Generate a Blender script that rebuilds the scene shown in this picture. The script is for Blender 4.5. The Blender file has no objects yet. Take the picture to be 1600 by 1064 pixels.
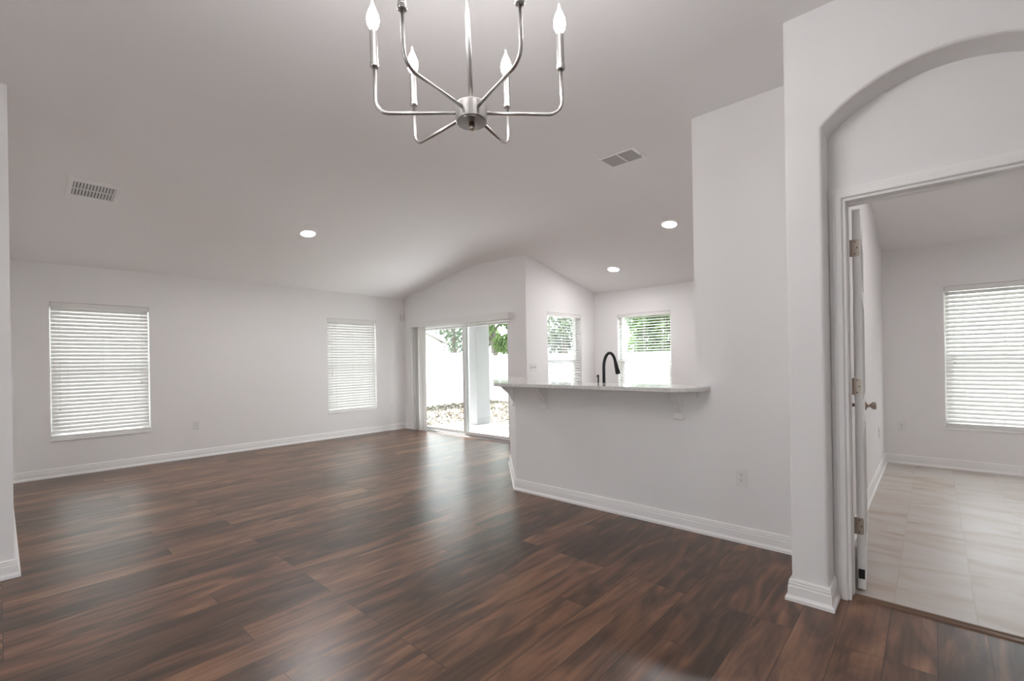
import bpy, bmesh, math, random
from mathutils import Vector, Matrix, Euler

scene = bpy.context.scene
C = scene.collection
PI = math.pi

# ------------------------------------------------------------------ camera, sky, exposure
CAM_H = 1.257
F_PX = 726.16


def make_camera():
    y, p, r = [math.radians(a) for a in (-42.1486, 0.0467, -0.9533)]
    fw = Vector((math.sin(y) * math.cos(p), math.cos(y) * math.cos(p), math.sin(p)))
    rt = Vector((math.cos(y), -math.sin(y), 0))
    up = rt.cross(fw)
    R = rt * math.cos(r) + up * math.sin(r)
    U = -rt * math.sin(r) + up * math.cos(r)
    cd = bpy.data.cameras.new('camera')
    cd.sensor_fit = 'HORIZONTAL'
    cd.sensor_width = 36.0
    cd.lens = F_PX / 1600 * 36.0
    cd.shift_y = 30.9 / 1600
    cd.clip_start = 0.05
    cd.clip_end = 400
    co = bpy.data.objects.new('camera', cd)
    C.objects.link(co)
    m = Matrix((R, U, -fw)).transposed().to_4x4()
    m.translation = Vector((0, 0, CAM_H))
    co.matrix_world = m
    scene.camera = co


make_camera()

SKY_STRENGTH = 6.0
SUN_STRENGTH = 26.0
LENS_EMIT = 270.0       # recessed downlights
BULB_EMIT = 145.0       # chandelier candle bulbs
w = bpy.data.worlds.new('overcast_sky')
scene.world = w
w.use_nodes = True
bg = w.node_tree.nodes['Background']
bg.inputs[0].default_value = (0.90, 0.955, 1.0, 1)
bg.inputs[1].default_value = SKY_STRENGTH

sun = bpy.data.lights.new('sun', 'SUN')
sun.energy = SUN_STRENGTH
sun.angle = math.radians(3)
sun.color = (1.0, 0.98, 0.965)
so = bpy.data.objects.new('sun', sun)
C.objects.link(so)
so.rotation_euler = (0, math.radians(-40), math.radians(-12))     # high, from the west-north-west

vs = scene.view_settings
vs.view_transform = 'Standard'
vs.look = 'None'
vs.gamma = 1.0
vs.exposure = 0.45
vs.use_curve_mapping = False
scene.cycles.max_bounces = 10
scene.cycles.diffuse_bounces = 6
scene.cycles.glossy_bounces = 4
scene.cycles.transmission_bounces = 6
scene.cycles.transparent_max_bounces = 16
scene.cycles.sample_clamp_indirect = 8.0
scene.cycles.caustics_reflective = False
scene.cycles.caustics_refractive = False


# ------------------------------------------------------------------ materials
def new_mat(name):
    m = bpy.data.materials.new(name)
    m.use_nodes = True
    return m, m.node_tree.nodes, m.node_tree.links, m.node_tree.nodes['Principled BSDF']


def simple(name, col, rough=0.5, metal=0.0, spec=0.5, bump=None):
    m, n, l, b = new_mat(name)
    b.inputs['Base Color'].default_value = (*col, 1)
    b.inputs['Roughness'].default_value = rough
    b.inputs['Metallic'].default_value = metal
    b.inputs['Specular IOR Level'].default_value = spec
    if bump:
        tc = n.new('ShaderNodeTexCoord')
        nz = n.new('ShaderNodeTexNoise')
        nz.inputs['Scale'].default_value = bump[0]
        nz.inputs['Detail'].default_value = 3
        bp = n.new('ShaderNodeBump')
        bp.inputs['Strength'].default_value = bump[1]
        bp.inputs['Distance'].default_value = bump[2]
        l.new(tc.outputs['Object'], nz.inputs['Vector'])
        l.new(nz.outputs['Fac'], bp.inputs['Height'])
        l.new(bp.outputs['Normal'], b.inputs['Normal'])
    return m


def ramp(n, pts):
    r = n.new('ShaderNodeValToRGB')
    e = r.color_ramp.elements
    while len(e) > 1:
        e.remove(e[-1])
    e[0].position, e[0].color = pts[0][0], (*pts[0][1], 1)
    for p, c in pts[1:]:
        k = e.new(p)
        k.color = (*c, 1)
    return r


M = {}
M['wall'] = simple('wall_paint', (0.87, 0.857, 0.855), 0.75, spec=0.3, bump=(110, 0.12, 0.004))
M['ceiling'] = simple('ceiling_paint', (0.92, 0.907, 0.911), 0.9, spec=0.15, bump=(60, 0.18, 0.004))
M['trim'] = simple('trim_paint', (0.90, 0.89, 0.885), 0.35, spec=0.4)
M['door'] = simple('door_paint', (0.84, 0.83, 0.815), 0.4, spec=0.4)
M['vinyl'] = simple('white_vinyl', (0.85, 0.85, 0.84), 0.4)
M['plastic'] = simple('white_plastic', (0.82, 0.81, 0.79), 0.35)
M['slot'] = simple('dark_slot', (0.03, 0.03, 0.03), 0.6)
M['black'] = simple('matte_black_metal', (0.022, 0.023, 0.026), 0.38, metal=0.3)
M['rubber'] = simple('black_rubber', (0.012, 0.012, 0.012), 0.7)
M['nickel_dark'] = simple('satin_nickel', (0.46, 0.40, 0.34), 0.33, metal=1.0)
M['alu'] = simple('aluminium_frame', (0.62, 0.61, 0.60), 0.4, metal=0.6)
M['concrete'] = simple('patio_concrete', (0.74, 0.74, 0.745), 0.85, bump=(30, 0.3, 0.004))
M['bounce_paving'] = simple('bounce_concrete', (0.77, 0.77, 0.78), 0.85, bump=(30, 0.3, 0.004))  # pale reflector colour for the added paving outside
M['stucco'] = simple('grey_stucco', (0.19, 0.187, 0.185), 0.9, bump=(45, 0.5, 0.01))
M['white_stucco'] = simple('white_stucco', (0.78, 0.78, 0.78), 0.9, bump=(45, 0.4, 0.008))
M['fence'] = simple('fence_vinyl', (0.86, 0.86, 0.86), 0.45)
M['siding'] = simple('shed_siding', (0.40, 0.385, 0.37), 0.6)
M['roof'] = simple('shed_roof', (0.35, 0.33, 0.32), 0.9)
M['bark'] = simple('grey_bark', (0.16, 0.14, 0.125), 0.95, bump=(14, 0.8, 0.03))


def brushed(name, col, rough):
    m, n, l, b = new_mat(name)
    b.inputs['Base Color'].default_value = (*col, 1)
    b.inputs['Metallic'].default_value = 1.0
    b.inputs['Roughness'].default_value = rough
    b.inputs['Anisotropic'].default_value = 0.0
    tc = n.new('ShaderNodeTexCoord')
    mp = n.new('ShaderNodeMapping')
    mp.inputs['Scale'].default_value = (70, 70, 2)
    nz = n.new('ShaderNodeTexNoise')
    nz.inputs['Scale'].default_value = 1.0
    mr = n.new('ShaderNodeMapRange')
    mr.inputs['To Min'].default_value = rough - 0.03
    mr.inputs['To Max'].default_value = rough + 0.05
    l.new(tc.outputs['Object'], mp.inputs['Vector'])
    l.new(mp.outputs['Vector'], nz.inputs['Vector'])
    l.new(nz.outputs['Fac'], mr.inputs['Value'])
    l.new(mr.outputs['Result'], b.inputs['Roughness'])
    return m


M['nickel'] = brushed('brushed_nickel', (0.54, 0.525, 0.51), 0.32)


def mat_emit(name, col, strength):
    m, n, l, b = new_mat(name)
    b.inputs['Base Color'].default_value = (0.9, 0.9, 0.9, 1)
    b.inputs['Emission Color'].default_value = (*col, 1)
    b.inputs['Emission Strength'].default_value = strength
    return m


M['bulb'] = mat_emit('lit_bulb', (1.0, 0.97, 0.97), BULB_EMIT)


def mat_glass():
    m, n, l, b = new_mat('clear_glass')
    out = n['Material Output']
    n.remove(b)
    t = n.new('ShaderNodeBsdfTransparent')
    t.inputs[0].default_value = (0.95, 0.97, 0.965, 1)
    g = n.new('ShaderNodeBsdfGlossy')
    g.inputs['Roughness'].default_value = 0.02
    f = n.new('ShaderNodeLayerWeight')
    pw = n.new('ShaderNodeMath')
    pw.operation = 'POWER'
    pw.inputs[1].default_value = 4.0
    l.new(f.outputs['Facing'], pw.inputs[0])
    ma = n.new('ShaderNodeMath')
    ma.operation = 'MULTIPLY_ADD'
    ma.inputs[1].default_value = 0.5
    ma.inputs[2].default_value = 0.025
    l.new(pw.outputs[0], ma.inputs[0])
    mx = n.new('ShaderNodeMixShader')
    l.new(ma.outputs[0], mx.inputs[0])
    l.new(t.outputs[0], mx.inputs[1])
    l.new(g.outputs[0], mx.inputs[2])
    l.new(mx.outputs[0], out.inputs[0])
    return m


M['glass'] = mat_glass()


def mat_translucent(name, col, tcol, fac, rough=0.5):
    m, n, l, b = new_mat(name)
    out = n['Material Output']
    b.inputs['Base Color'].default_value = (*col, 1)
    b.inputs['Roughness'].default_value = rough
    t = n.new('ShaderNodeBsdfTranslucent')
    t.inputs[0].default_value = (*tcol, 1)
    mx = n.new('ShaderNodeMixShader')
    mx.inputs[0].default_value = fac
    l.new(b.outputs[0], mx.inputs[1])
    l.new(t.outputs[0], mx.inputs[2])
    l.new(mx.outputs[0], out.inputs[0])
    return m


M['slat'] = mat_translucent('blind_slat_vinyl', (0.84, 0.835, 0.82), (0.9, 0.89, 0.88), 0.03, 0.4)
M['vane'] = mat_translucent('vertical_vane_vinyl', (0.82, 0.805, 0.79), (0.85, 0.83, 0.81), 0.22, 0.45)


def mat_leaf(name, c1, c2):
    m, n, l, b = new_mat(name)
    out = n['Material Output']
    tc = n.new('ShaderNodeTexCoord')
    nz = n.new('ShaderNodeTexNoise')
    nz.inputs['Scale'].default_value = 1.3
    nz.inputs['Detail'].default_value = 6
    r = ramp(n, [(0.35, c1), (0.65, c2)])
    l.new(tc.outputs['Object'], nz.inputs['Vector'])
    l.new(nz.outputs['Fac'], r.inputs['Fac'])
    l.new(r.outputs['Color'], b.inputs['Base Color'])
    b.inputs['Roughness'].default_value = 0.55
    t = n.new('ShaderNodeBsdfTranslucent')
    l.new(r.outputs['Color'], t.inputs[0])
    mx = n.new('ShaderNodeMixShader')
    mx.inputs[0].default_value = 0.4
    l.new(b.outputs[0], mx.inputs[1])
    l.new(t.outputs[0], mx.inputs[2])
    l.new(mx.outputs[0], out.inputs[0])
    return m


M['leaf_green'] = mat_leaf('fresh_green_leaves', (0.05, 0.10, 0.025), (0.17, 0.25, 0.085))
M['leaf_grey'] = mat_leaf('grey_green_leaves', (0.06, 0.085, 0.055), (0.15, 0.19, 0.13))
M['leaf_hedge'] = mat_leaf('hedge_leaves', (0.05, 0.105, 0.03), (0.15, 0.235, 0.09))
M['litter'] = mat_leaf('dry_fallen_leaves', (0.05, 0.038, 0.028), (0.16, 0.125, 0.09))


def mat_lawn():
    m, n, l, b = new_mat('leaf_strewn_lawn')
    tc = n.new('ShaderNodeTexCoord')
    nz = n.new('ShaderNodeTexNoise')
    nz.inputs['Scale'].default_value = 3.5
    nz.inputs['Detail'].default_value = 8
    r = ramp(n, [(0.3, (0.12, 0.11, 0.08)), (0.5, (0.19, 0.185, 0.145)), (0.7, (0.26, 0.245, 0.205))])
    l.new(tc.outputs['Object'], nz.inputs['Vector'])
    l.new(nz.outputs['Fac'], r.inputs['Fac'])
    l.new(r.outputs['Color'], b.inputs['Base Color'])
    b.inputs['Roughness'].default_value = 0.95
    return m


M['lawn'] = mat_lawn()


def mat_quartz():
    m, n, l, b = new_mat('pale_quartz')
    tc = n.new('ShaderNodeTexCoord')
    nz = n.new('ShaderNodeTexNoise')
    nz.inputs['Scale'].default_value = 60
    nz.inputs['Detail'].default_value = 4
    r = ramp(n, [(0.35, (0.62, 0.61, 0.59)), (0.6, (0.74, 0.73, 0.71))])
    l.new(tc.outputs['Object'], nz.inputs['Vector'])
    l.new(nz.outputs['Fac'], r.inputs['Fac'])
    l.new(r.outputs['Color'], b.inputs['Base Color'])
    b.inputs['Roughness'].default_value = 0.08
    return m


M['quartz'] = mat_quartz()


def mat_planks():
    m, n, l, b = new_mat('dark_acacia_planks')
    tc = n.new('ShaderNodeTexCoord')
    sep = n.new('ShaderNodeSeparateXYZ')
    l.new(tc.outputs['Object'], sep.inputs[0])
    cmb = n.new('ShaderNodeCombineXYZ')       # bricks run along world Y
    l.new(sep.outputs['Y'], cmb.inputs['X'])
    l.new(sep.outputs['X'], cmb.inputs['Y'])
    br = n.new('ShaderNodeTexBrick')
    br.offset = 0.37
    br.offset_frequency = 3
    br.inputs['Color1'].default_value = (0, 0, 0, 1)
    br.inputs['Color2'].default_value = (1, 1, 1, 1)
    br.inputs['Mortar'].default_value = (0.5, 0.5, 0.5, 1)
    br.inputs['Scale'].default_value = 1.0
    br.inputs['Mortar Size'].default_value = 0.0012
    br.inputs['Mortar Smooth'].default_value = 0.2
    br.inputs['Brick Width'].default_value = 1.22
    br.inputs['Row Height'].default_value = 0.165
    l.new(cmb.outputs[0], br.inputs['Vector'])
    # per-plank shift of the grain
    off = n.new('ShaderNodeVectorMath')
    off.operation = 'MULTIPLY'
    off.inputs[1].default_value = (37.0, 11.0, 5.0)
    l.new(br.outputs['Color'], off.inputs[0])
    add = n.new('ShaderNodeVectorMath')
    add.operation = 'ADD'
    l.new(cmb.outputs[0], add.inputs[0])
    l.new(off.outputs[0], add.inputs[1])
    # fine streaks
    mp = n.new('ShaderNodeMapping')
    mp.inputs['Scale'].default_value = (2.2, 42.0, 1.0)
    l.new(add.outputs[0], mp.inputs['Vector'])
    g1 = n.new('ShaderNodeTexNoise')
    g1.inputs['Scale'].default_value = 1.0
    g1.inputs['Detail'].default_value = 6
    g1.inputs['Distortion'].default_value = 0.6
    l.new(mp.outputs[0], g1.inputs['Vector'])
    # broad figure
    mp2 = n.new('ShaderNodeMapping')
    mp2.inputs['Scale'].default_value = (1.5, 6.5, 1.0)
    l.new(add.outputs[0], mp2.inputs['Vector'])
    g2 = n.new('ShaderNodeTexNoise')
    g2.inputs['Scale'].default_value = 1.0
    g2.inputs['Detail'].default_value = 4
    g2.inputs['Distortion'].default_value = 1.6
    l.new(mp2.outputs[0], g2.inputs['Vector'])
    r2 = ramp(n, [(0.28, (0.066, 0.039, 0.026)), (0.45, (0.122, 0.067, 0.043)), (0.58, (0.20, 0.102, 0.062)), (0.75, (0.31, 0.168, 0.098))])
    # combine figure with the plank's own tone
    mv = n.new('ShaderNodeMath')
    mv.operation = 'MULTIPLY_ADD'
    mv.inputs[1].default_value = 0.24
    l.new(br.outputs['Color'], mv.inputs[0])
    sb = n.new('ShaderNodeMath')
    sb.operation = 'SUBTRACT'
    sb.inputs[1].default_value = 0.13
    l.new(g2.outputs['Fac'], sb.inputs[0])
    l.new(sb.outputs[0], mv.inputs[2])
    l.new(mv.outputs[0], r2.inputs['Fac'])
    r1 = ramp(n, [(0.3, (0.66, 0.66, 0.67)), (0.55, (1.0, 1.0, 1.0)), (0.75, (1.25, 1.2, 1.14))])
    l.new(g1.outputs['Fac'], r1.inputs['Fac'])
    mul = n.new('ShaderNodeMixRGB')
    mul.blend_type = 'MULTIPLY'
    mul.inputs[0].default_value = 1.0
    l.new(r2.outputs['Color'], mul.inputs[1])
    l.new(r1.outputs['Color'], mul.inputs[2])
    seam = n.new('ShaderNodeMixRGB')
    seam.inputs[2].default_value = (0.012, 0.008, 0.006, 1)
    l.new(br.outputs['Fac'], seam.inputs[0])
    l.new(mul.outputs[0], seam.inputs[1])
    l.new(seam.outputs[0], b.inputs['Base Color'])
    rr = n.new('ShaderNodeMapRange')
    rr.inputs['To Min'].default_value = 0.24
    rr.inputs['To Max'].default_value = 0.42
    l.new(g1.outputs['Fac'], rr.inputs['Value'])
    l.new(rr.outputs[0], b.inputs['Roughness'])
    b.inputs['Specular IOR Level'].default_value = 0.5
    bp = n.new('ShaderNodeBump')
    bp.inputs['Strength'].default_value = 0.25
    bp.inputs['Distance'].default_value = 0.002
    hs = n.new('ShaderNodeMath')
    hs.operation = 'SUBTRACT'
    l.new(g1.outputs['Fac'], hs.inputs[0])
    l.new(br.outputs['Fac'], hs.inputs[1])
    l.new(hs.outputs[0], bp.inputs['Height'])
    l.new(bp.outputs['Normal'], b.inputs['Normal'])
    return m


M['planks'] = mat_planks()


def mat_tiles():
    m, n, l, b = new_mat('beige_marble_tiles')
    tc = n.new('ShaderNodeTexCoord')
    sep = n.new('ShaderNodeSeparateXYZ')
    l.new(tc.outputs['Object'], sep.inputs[0])
    cmb = n.new('ShaderNodeCombineXYZ')
    l.new(sep.outputs['Y'], cmb.inputs['X'])
    l.new(sep.outputs['X'], cmb.inputs['Y'])
    mpb = n.new('ShaderNodeMapping')
    mpb.inputs['Location'].default_value = (0.11, 0.16, 0)
    l.new(cmb.outputs[0], mpb.inputs['Vector'])
    br = n.new('ShaderNodeTexBrick')
    br.offset = 0.5
    br.inputs['Color1'].default_value = (0, 0, 0, 1)
    br.inputs['Color2'].default_value = (1, 1, 1, 1)
    br.inputs['Mortar'].default_value = (0.5, 0.5, 0.5, 1)
    br.inputs['Scale'].default_value = 1.0
    br.inputs['Mortar Size'].default_value = 0.0022
    br.inputs['Brick Width'].default_value = 0.61
    br.inputs['Row Height'].default_value = 0.30
    l.new(mpb.outputs[0], br.inputs['Vector'])
    off = n.new('ShaderNodeVectorMath')
    off.operation = 'MULTIPLY_ADD'
    off.inputs[1].default_value = (13.0, 7.0, 3.0)
    l.new(br.outputs['Color'], off.inputs[0])
    l.new(cmb.outputs[0], off.inputs[2])
    mp = n.new('ShaderNodeMapping')
    mp.inputs['Rotation'].default_value = (0, 0, 0.35)
    mp.inputs['Scale'].default_value = (2.6, 0.8, 1.0)
    l.new(off.outputs[0], mp.inputs['Vector'])
    nz = n.new('ShaderNodeTexNoise')
    nz.inputs['Scale'].default_value = 1.6
    nz.inputs['Detail'].default_value = 8
    nz.inputs['Distortion'].default_value = 1.2
    l.new(mp.outputs[0], nz.inputs['Vector'])
    r = ramp(n, [(0.3, (0.42, 0.335, 0.27)), (0.45, (0.515, 0.455, 0.405)), (0.58, (0.555, 0.515, 0.485)), (0.8, (0.51, 0.44, 0.38))])
    l.new(nz.outputs['Fac'], r.inputs['Fac'])
    seam = n.new('ShaderNodeMixRGB')
    seam.inputs[2].default_value = (0.46, 0.405, 0.36, 1)
    l.new(br.outputs['Fac'], seam.inputs[0])
    l.new(r.outputs['Color'], seam.inputs[1])
    l.new(seam.outputs[0], b.inputs['Base Color'])
    b.inputs['Roughness'].default_value = 0.35
    return m


M['tiles'] = mat_tiles()


def mat_wood_strip():
    m, n, l, b = new_mat('brown_wood_strip')
    tc = n.new('ShaderNodeTexCoord')
    mp = n.new('ShaderNodeMapping')
    mp.inputs['Scale'].default_value = (2, 60, 60)
    nz = n.new('ShaderNodeTexNoise')
    nz.inputs['Scale'].default_value = 1.0
    nz.inputs['Detail'].default_value = 4
    r = ramp(n, [(0.3, (0.09, 0.045, 0.022)), (0.7, (0.19, 0.105, 0.055))])
    l.new(tc.outputs['Object'], mp.inputs['Vector'])
    l.new(mp.outputs[0], nz.inputs['Vector'])
    l.new(nz.outputs['Fac'], r.inputs['Fac'])
    l.new(r.outputs['Color'], b.inputs['Base Color'])
    b.inputs['Roughness'].default_value = 0.4
    return m


M['strip'] = mat_wood_strip()


# ------------------------------------------------------------------ mesh helpers
def link_bm(name, bm, mat, parent=None, smooth=False, bevel=None, recalc=True):
    if recalc:
        bmesh.ops.recalc_face_normals(bm, faces=bm.faces[:])
    me = bpy.data.meshes.new(name)
    bm.to_mesh(me)
    bm.free()
    if smooth:
        for p in me.polygons:
            p.use_smooth = True
    o = bpy.data.objects.new(name, me)
    C.objects.link(o)
    if mat is not None:
        me.materials.append(M[mat] if isinstance(mat, str) else mat)
    if parent is not None:
        o.parent = parent
    if bevel:
        md = o.modifiers.new('bevel', 'BEVEL')
        md.width, md.segments = bevel
        md.limit_method = 'ANGLE'
        md.angle_limit = math.radians(50)
    return o


def thing(name, label, cat, loc=(0, 0, 0), rz=0.0, group=None, kind=None):
    o = bpy.data.objects.new(name, None)
    o.empty_display_size = 0.1
    C.objects.link(o)
    o.location = loc
    o.rotation_euler = (0, 0, rz)
    return tag(o, label, cat, group, kind)


def tag(o, label=None, cat=None, group=None, kind=None):
    if label:
        o['label'] = label
    if cat:
        o['category'] = cat
    if group:
        o['group'] = group
    if kind:
        o['kind'] = kind
    return o


def box(bm, x0, x1, y0, y1, z0, z1, mat=None):
    v = [bm.verts.new(p) for p in ((x0, y0, z0), (x1, y0, z0), (x1, y1, z0), (x0, y1, z0), (x0, y0, z1), (x1, y0, z1), (x1, y1, z1), (x0, y1, z1))]
    if mat is not None:
        for q in v:
            q.co = mat @ q.co
    for f in ((3, 2, 1, 0), (4, 5, 6, 7), (0, 1, 5, 4), (1, 2, 6, 5), (2, 3, 7, 6), (3, 0, 4, 7)):
        bm.faces.new([v[i] for i in f])


def box_obj(name, x0, x1, y0, y1, z0, z1, mat, parent=None, bevel=None):
    bm = bmesh.new()
    box(bm, x0, x1, y0, y1, z0, z1)
    return link_bm(name, bm, mat, parent, bevel=bevel)


def prism(bm, pts, z0, z1, mat=None):
    """pts: outline in XY, extruded z0..z1 (mat moves it afterwards)."""
    a = [bm.verts.new((p[0], p[1], z0)) for p in pts]
    b = [bm.verts.new((p[0], p[1], z1)) for p in pts]
    if mat is not None:
        for q in a + b:
            q.co = mat @ q.co
    bm.faces.new(a[::-1])
    bm.faces.new(b)
    n = len(pts)
    for i in range(n):
        j = (i + 1) % n
        bm.faces.new((a[i], a[j], b[j], b[i]))


def lathe(bm, prof, seg=24, mat=None):
    """prof: list of (radius, z)."""
    rings = []
    for r, z in prof:
        if r < 1e-6:
            v = bm.verts.new((0, 0, z))
            if mat is not None:
                v.co = mat @ v.co
            rings.append([v])
            continue
        ring = []
        for i in range(seg):
            a = 2 * PI * i / seg
            v = bm.verts.new((r * math.cos(a), r * math.sin(a), z))
            if mat is not None:
                v.co = mat @ v.co
            ring.append(v)
        rings.append(ring)
    for A, B in zip(rings, rings[1:]):
        for i in range(seg):
            j = (i + 1) % seg
            if len(A) == 1 and len(B) == 1:
                continue
            if len(A) == 1:
                bm.faces.new((A[0], B[i], B[j]))
            elif len(B) == 1:
                bm.faces.new((A[i], A[j], B[0]))
            else:
                bm.faces.new((A[i], A[j], B[j], B[i]))
    for R, flip in ((rings[0], True), (rings[-1], False)):
        if len(R) > 1:
            bm.faces.new(R[::-1] if flip else R)


def tube(bm, pts, rad, seg=12, cap=True):
    pts = [Vector(p) for p in pts]
    rads = rad if isinstance(rad, (list, tuple)) else [rad] * len(pts)
    n = len(pts)
    tans = []
    for i in range(n):
        t = (pts[min(i + 1, n - 1)] - pts[max(i - 1, 0)]).normalized()
        tans.append(t)
    ref = Vector((0, 0, 1)) if abs(tans[0].z) < 0.9 else Vector((1, 0, 0))
    u = tans[0].cross(ref).normalized()
    rings = []
    for i in range(n):
        u = (u - tans[i] * u.dot(tans[i])).normalized()
        v = tans[i].cross(u)
        rings.append([bm.verts.new(pts[i] + (u * math.cos(2 * PI * k / seg) + v * math.sin(2 * PI * k / seg)) * rads[i]) for k in range(seg)])
    for A, B in zip(rings, rings[1:]):
        for k in range(seg):
            j = (k + 1) % seg
            bm.faces.new((A[k], A[j], B[j], B[k]))
    if cap:
        bm.faces.new(rings[0][::-1])
        bm.faces.new(rings[-1])


def sweep(bm, path, normal, prof, closed_prof=True):
    """Sweep a profile [(u, v)] along a flat polyline with mitred corners: u to the left of travel (normal x tangent), v along normal."""
    nrm = Vector(normal).normalized()
    P = [Vector(p) for p in path]
    rings = []
    for i, p in enumerate(P):
        ds = []
        if i > 0:
            ds.append((P[i] - P[i - 1]).normalized())
        if i < len(P) - 1:
            ds.append((P[i + 1] - P[i]).normalized())
        ss = [nrm.cross(d) for d in ds]
        s = ss[0] if len(ss) == 1 else (ss[0] + ss[1]) / (1 + ss[0].dot(ss[1]))
        rings.append([bm.verts.new(p + s * u + nrm * v) for u, v in prof])
    k = len(prof)
    for A, B in zip(rings, rings[1:]):
        for i in range(k if closed_prof else k - 1):
            j = (i + 1) % k
            bm.faces.new((A[i], A[j], B[j], B[i]))
    bm.faces.new(rings[0][::-1])
    bm.faces.new(rings[-1])


def wall_mesh(bm, axis, a0, a1, t0, t1, z0, z1, holes=()):
    """A straight wall along 'x' or 'y' from a0 to a1, thickness t0..t1, with rectangular holes (a0,a1,z0,z1)."""
    A = sorted({a0, a1, *[h[0] for h in holes], *[h[1] for h in holes]})
    Z = sorted({z0, z1, *[h[2] for h in holes], *[h[3] for h in holes]})
    cache = {}

    def V(a, t, z):
        k = (round(a, 5), round(t, 5), round(z, 5))
        if k not in cache:
            cache[k] = bm.verts.new((a, t, z) if axis == 'x' else (t, a, z))
        return cache[k]

    def solid(i, j):
        if i < 0 or j < 0 or i >= len(A) - 1 or j >= len(Z) - 1:
            return False
        am, zm = (A[i] + A[i + 1]) / 2, (Z[j] + Z[j + 1]) / 2
        return not any(h[0] < am < h[1] and h[2] < zm < h[3] for h in holes)

    for i in range(len(A) - 1):
        for j in range(len(Z) - 1):
            if not solid(i, j):
                continue
            for t in (t0, t1):
                bm.faces.new((V(A[i], t, Z[j]), V(A[i + 1], t, Z[j]), V(A[i + 1], t, Z[j + 1]), V(A[i], t, Z[j + 1])))
            if not solid(i - 1, j):
                bm.faces.new((V(A[i], t0, Z[j]), V(A[i], t1, Z[j]), V(A[i], t1, Z[j + 1]), V(A[i], t0, Z[j + 1])))
            if not solid(i + 1, j):
                bm.faces.new((V(A[i + 1], t0, Z[j]), V(A[i + 1], t1, Z[j]), V(A[i + 1], t1, Z[j + 1]), V(A[i + 1], t0, Z[j + 1])))
            if not solid(i, j - 1):
                bm.faces.new((V(A[i], t0, Z[j]), V(A[i + 1], t0, Z[j]), V(A[i + 1], t1, Z[j]), V(A[i], t1, Z[j])))
            if not solid(i, j + 1):
                bm.faces.new((V(A[i], t0, Z[j + 1]), V(A[i + 1], t0, Z[j + 1]), V(A[i + 1], t1, Z[j + 1]), V(A[i], t1, Z[j + 1])))


def wall(name, axis, a0, a1, t0, t1, z0, z1, holes=(), mat='wall'):
    bm = bmesh.new()
    wall_mesh(bm, axis, a0, a1, t0, t1, z0, z1, holes)
    o = link_bm(name, bm, mat)
    o['kind'] = 'structure'
    return o


def copy_tree(o, parent=None):
    c = o.copy()
    C.objects.link(c)
    if parent is not None:
        c.parent = parent
        c.matrix_parent_inverse = o.matrix_parent_inverse.copy()
    for ch in list(o.children):
        copy_tree(ch, c)
    return c


# ------------------------------------------------------------------ the room's shell
XW, YN, XC, YNN = -7.50, 5.229, -4.44, 7.10        # west wall, patio-door wall, nook corner, nook north wall
YP, YB = 3.372, 2.742                              # peninsula wall, arched wall front
ZF = 2.98                                          # flat part of the ceiling
XB = -0.556                                        # west end of the arched wall
XBED, YBED = -0.428, 6.93                           # bedroom left wall and far wall
TOP = 3.12
WIN = {1: (0.395, 1.312, 0.43, 2.022), 2: (3.694, 4.618, 0.43, 2.022), 3: (5.744, 6.674, 0.43, 2.012), 4: (-3.987, -3.048, 0.43, 2.010), 5: (0.097, 1.02, 0.45, 1.985)}
SL = (-7.185, -4.765, 0.0, 1.93)                   # patio-door opening

wall('wall_west', 'y', -3.4, YN + 0.15, XW - 0.15, XW, -0.1, TOP, [WIN[1], WIN[2]])
wall('wall_patio', 'x', XW, XC, YN, YN + 0.15, -0.1, TOP, [SL])
wall('wall_nook_west', 'y', YN + 0.15, YNN + 0.15, XC - 0.15, XC, -0.1, TOP, [WIN[3]])
wall('wall_nook_north', 'x', XC, XBED - 0.05, YNN, YNN + 0.15, -0.1, TOP, [WIN[4]])
wall('wall_bedroom_north', 'x', XBED - 0.05, 3.0, YBED, YBED + 0.3, -0.1, TOP, [WIN[5]])
wall('wall_bedroom_west', 'y', 2.95, YNN, XB, XBED, 0, TOP)
wall('wall_kitchen', 'x', -1.2675, XB, YP, YP + 0.115, 0, TOP)
wall('wall_living_south', 'x', XW, -4.14, -0.10, 0.052, 0, TOP)
wall('wall_dining_west', 'y', -3.4, -0.10, -4.29, -4.14, 0, TOP)
FILL_WIN_S = (-2.1, -0.9, 0.05, 2.10)  # opening added behind the view to let in daylight
wall('wall_south', 'x', XW, 3.0, -3.55, -3.4, -0.1, TOP, [FILL_WIN_S])
FILL_WIN_E = (-1.9, -1.0, 0.05, 2.10)  # second daylight opening added, out of view
wall('wall_east', 'y', -3.55, 7.25, 3.0, 3.15, -0.1, TOP, [FILL_WIN_E])


def arch_wall():
    bm = bmesh.new()
    x0, x1, zs, za = -0.396, 0.510, 2.385, 2.578
    cx, hw, h = (x0 + x1) / 2, (x1 - x0) / 2, za - zs
    R = (hw * hw + h * h) / (2 * h)
    a0 = math.asin(hw / R)
    pts = [(XB, 0), (x0, 0), (x0, zs)]
    n = 28
    for i in range(1, n):
        a = -a0 + 2 * a0 * i / n
        pts.append((cx + R * math.sin(a), za - R + R * math.cos(a)))
    pts += [(x1, zs), (x1, 0), (3.0, 0), (3.0, TOP), (XB, TOP)]
    m = Matrix(((1, 0, 0, 0), (0, 0, 1, 0), (0, 1, 0, 0), (0, 0, 0, 1)))
    prism(bm, pts, YB, 2.95, m)
    o = link_bm('wall_arch', bm, 'wall', bevel=(0.016, 4))
    o['kind'] = 'structure'


arch_wall()
DO = (-0.333, 0.432, -0.01, 2.056)                 # bedroom doorway
wall('wall_doorway', 'x', XBED, 3.0, 2.92, 3.045, -0.01, TOP, [DO])

KX = -3.025                                        # knee wall corner
S2 = math.sqrt(0.5)
KE = (KX - 1.19 * S2, YP + 1.19 * S2)


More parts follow.
